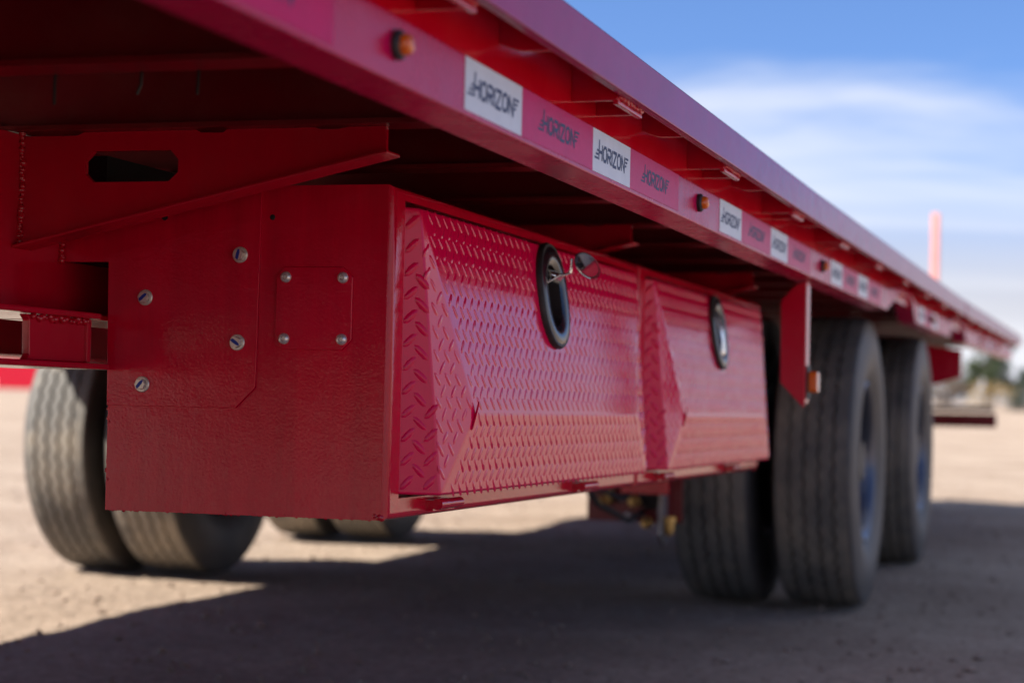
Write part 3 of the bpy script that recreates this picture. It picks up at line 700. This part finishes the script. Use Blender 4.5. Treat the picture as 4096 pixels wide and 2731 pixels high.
# brake drums, chambers and fittings
for ya in AX:
    for sg, xd in ((1, -1.20), (-1, mir(-1.20))):
        MB().lathe([(.0005, -.005 * sg), (.17, -.005 * sg), (.198, -.02 * sg), (.202, -.11 * sg), (.19, -.125 * sg), (.06, -.13 * sg)], (xd, ya, ZW + gz(ya)), 0, 32).build('brake_drum', M['black'], T)
cham = [(.0005, -.05), (.02, -.05), (.040, -.035), (.042, 0), (.047, .002), (.047, .010), (.042, .012), (.040, .05), (.022, .062), (.0005, .062)]
bc = MB().lathe(cham, (-1.185, 5.26, H - .235), 1, 24).build('brake_chamber', M['rubber'], T, label='black brake chamber with brass air fittings under the toolbox')
MB().lathe(cham, (-1.33, 5.30, H - .215), 1, 24).build('brake_chamber', M['rubber'], T)
MB().prism([(5.16, H - .10), (5.24, H - .10), (5.26, H - .33), (5.20, H - .36), (5.15, H - .33)], 0, -1.150, -1.138).build('slack_adjuster', M['zinc_dirty'], bc, bevel=.003)
MB().box(-1.36, -1.10, 5.22, 5.235, H - .30, H - .12).build('chamber_bracket', M['under'], bc, bevel=.002)
for i, p in enumerate(((-1.225, 5.19, H - .245), (-1.29, 5.18, H - .222), (-1.185, 5.17, H - .300), (-1.125, 5.18, H - .300), (-1.315, 5.20, H - .250))):
    MB().lathe([(.0003, -.03), (.010, -.03), (.013, -.016), (.013, .004), (.017, .005), (.017, .018), (.0003, .018)], p, 2 if i % 2 else 1, 6).build('air_fitting', M['brass'], bc)
MB().lathe([(.0003, -.014), (.012, -.010), (.016, 0), (.012, .010), (.0003, .014)], (-1.232, 5.18, H - .285), 1, 16).build('clevis_pin', M['zinc'], bc, smooth=60)
for x0, zz, x2 in ((-1.225, -.215, -1.26), (-1.29, -.19, -1.30), (-1.20, -.27, -1.235)):
    MB().tube([(x0, 5.20, H + zz), (x0 - .01, 5.08, H + zz - .02), (x2, 4.85, H + zz + .03), (x2, 4.4, H - .06), (x2, 3.8, H - .02)], .0085, 8).build('air_hose', M['rubber'], bc)
MB().box(-1.18, -1.06, 4.86, 4.875, H - .21, H - .10).build('hose_bracket', M['paint'], T, bevel=.001)
# far side frame member seen under the toolboxes, cross beams over the axles
for ya in AX: MB().box(mir(-1.25), -1.25, ya - .52, ya - .44, H - .02, H + .05).build('cross_beam', M['under'], T)
# tail: bumper, uprights, stake post
MB().box(mir(-.625), -.625, 11.30, 11.37, H - .058, H + .018).build('rear_bumper', M['under'], T, bevel=.004)
MB().box(mir(-.64), -.64, 11.31, 11.36, H + .030, H + .062).build('bumper_light_bar', mat('tan grey coating', (0.42, 0.37, 0.30), 0.7, var=0.1), T, bevel=.003)
for x in (-1.28, mir(-1.28)): MB().box(x - .04, x + .04, 11.19, 11.26, H - .038, H + .34).box(x - .05, x + .05, 11.255, 11.305, H - .03, H + .015).build('bumper_upright', M['under'], T, bevel=.003)
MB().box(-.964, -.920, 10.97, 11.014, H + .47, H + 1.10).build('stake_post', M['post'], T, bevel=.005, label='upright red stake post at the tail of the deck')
# rear hanging bracket behind the second wheel
MB().prism([(-.60, H + .27), (-.60, H + .16), (-.70, H + .13), (-.80, H + .13), (-.80, H + .30)], 1, 8.30, 8.33).build('mudflap_bracket', M['paint'], T, bevel=.002)

# ------------------------------------------------------------------ distant parked trailer (left)
def parked():
    cx, cy = -60.0, 100.0; z = gz(cy)
    P_ = thing('parked_trailer', 'distant red trailer edged with red and white tape, seen under the main frame', 'trailer', (cx, cy, z))
    d = Vector((1, .25, 0)).normalized(); ang = math.atan2(d.y, d.x)
    P_.rotation_euler.z = ang
    MB().box(-14, 14, -1.2, 1.2, .92, 1.05).build('deck', M['paint'], P_)
    MB().box(-14, 14, -1.26, -1.20, .25, 1.9).build('side_rail', M['paint'], P_)
    for i in range(14):
        w = i % 2 == 1
        MB().box(-14.3 + i * 2.3, -12.0 + i * 2.3, -1.275, -1.262, .35, .85).build('reflector_tape', M['tape_w' if w else 'paint'], P_)
    for x in (-11, -9.6, 9.0, 10.4):
        b = MB().lathe([(.0005, -.14), (.25, -.13), (.3, -.14), (.45, -.12), (.48, -.08), (.48, .08), (.45, .12), (.3, .14), (.0005, .14)], (x, -.95, .48), 1, 24)
        b.build('wheel', M['tyre'], P_)
    for x in (-6, 6): MB().box(x - .08, x + .08, -.6, -.45, .02, .9).build('landing_leg', M['black'], P_)
parked()

# ------------------------------------------------------------------ trees beyond the lot
def tree(name, label, x, y, h, rw, leaf, n, conifer=False, seed=0, cat='tree'):
    r = random.Random(seed); z = gz(y) - .05
    o = thing(name, label, cat, (x, y, z), 'trees beyond the lot' if cat == 'tree' else 'bushes beyond the lot')
    b = MB().tube([(0, 0, 0), (r.uniform(-.1, .1), 0, h * .35), (r.uniform(-.15, .15), 0, h * .8)], [.05 * h ** .7, .035 * h ** .7, .008 * h], 8)
    for k in range(5):
        a = r.uniform(0, 6.28); zz = h * r.uniform(.3, .6)
        b.tube([(0, 0, zz), (math.cos(a) * rw * .35, math.sin(a) * rw * .35, zz + h * .13), (math.cos(a) * rw * .6, math.sin(a) * rw * .6, zz + h * .2)], [.02 * h ** .7, .012 * h ** .7, .004 * h], 5)
    b.build('trunk', M['bark'], o)
    c = MB(); cl = []
    for k in range(16 if not conifer else 26):
        if conifer:
            t = (k + r.random()) / 26; rr = rw * (1 - t) * r.uniform(.5, 1); a = r.uniform(0, 6.28); cl.append((rr * math.cos(a), rr * math.sin(a), h * (.08 + .9 * t), rw * .42 * (1.1 - t)))
        else:
            a = r.uniform(0, 6.28); rr = rw * math.sqrt(r.random()) * .8; t = r.uniform(.3, .95); cl.append((rr * math.cos(a), rr * math.sin(a), h * t, rw * r.uniform(.25, .5)))
    for i in range(n):
        q = cl[i % len(cl)]; v = Vector((r.gauss(0, 1), r.gauss(0, 1), r.gauss(0, .8))); v = v.normalized() * q[3] * r.random() ** .4
        p = Vector(q[:3]) + v; s = h * r.uniform(.025, .046); u = Vector((r.gauss(0, 1), r.gauss(0, 1), r.gauss(0, 1))).normalized(); w = u.orthogonal().normalized()
        c.add([p - u * s, p + w * s * .5, p + u * s, p - w * s * .5], [(0, 1, 2, 3)])
    c.build('crown', leaf, o, smooth=0)
LG = leafmat('green leaves', (0.055, 0.075, 0.030)); LD = leafmat('dark conifer needles', (0.030, 0.045, 0.032)); LY_ = leafmat('dry yellow leaves', (0.36, 0.25, 0.10)); LB = leafmat('bare brown twigs', (0.17, 0.13, 0.10))
for a in (
    ('leafy_tree', 'round green tree standing left of the dark conifers', -9.0, 150, 5.2, 2.0, LG, 2600, False, 1, 'tree'),
    ('conifer', 'tall dark conifer at the right picture edge beyond the lot', -2.6, 150, 6.6, 2.4, LD, 3000, True, 2, 'tree'),
    ('conifer', 'dark conifer just left of the tallest one', -5.8, 156, 4.6, 2.3, LD, 2600, True, 3, 'tree'),
    ('conifer', 'dark conifer partly outside the right picture edge', .8, 147, 6.9, 2.6, LD, 3000, True, 12, 'tree'),
    ('dry_bush', 'pale yellow dry bush beside the rear wheel', -14.2, 148, 3.3, 2.0, LY_, 2200, False, 4, 'bush'),
    ('bare_bush', 'brown leafless bush between the yellow bush and green tree', -11.8, 152, 3.4, 2.0, LB, 2200, False, 5, 'bush'),
    ('low_hedge', 'low dark green shrub under the conifers', -4.0, 146, 2.4, 3.0, LG, 2400, False, 6, 'bush'),
    ('dry_bush', 'low ochre bush in front of the round green tree', -8.3, 146, 1.8, 2.0, LY_, 1600, False, 7, 'bush')):
    tree(*a[:11])
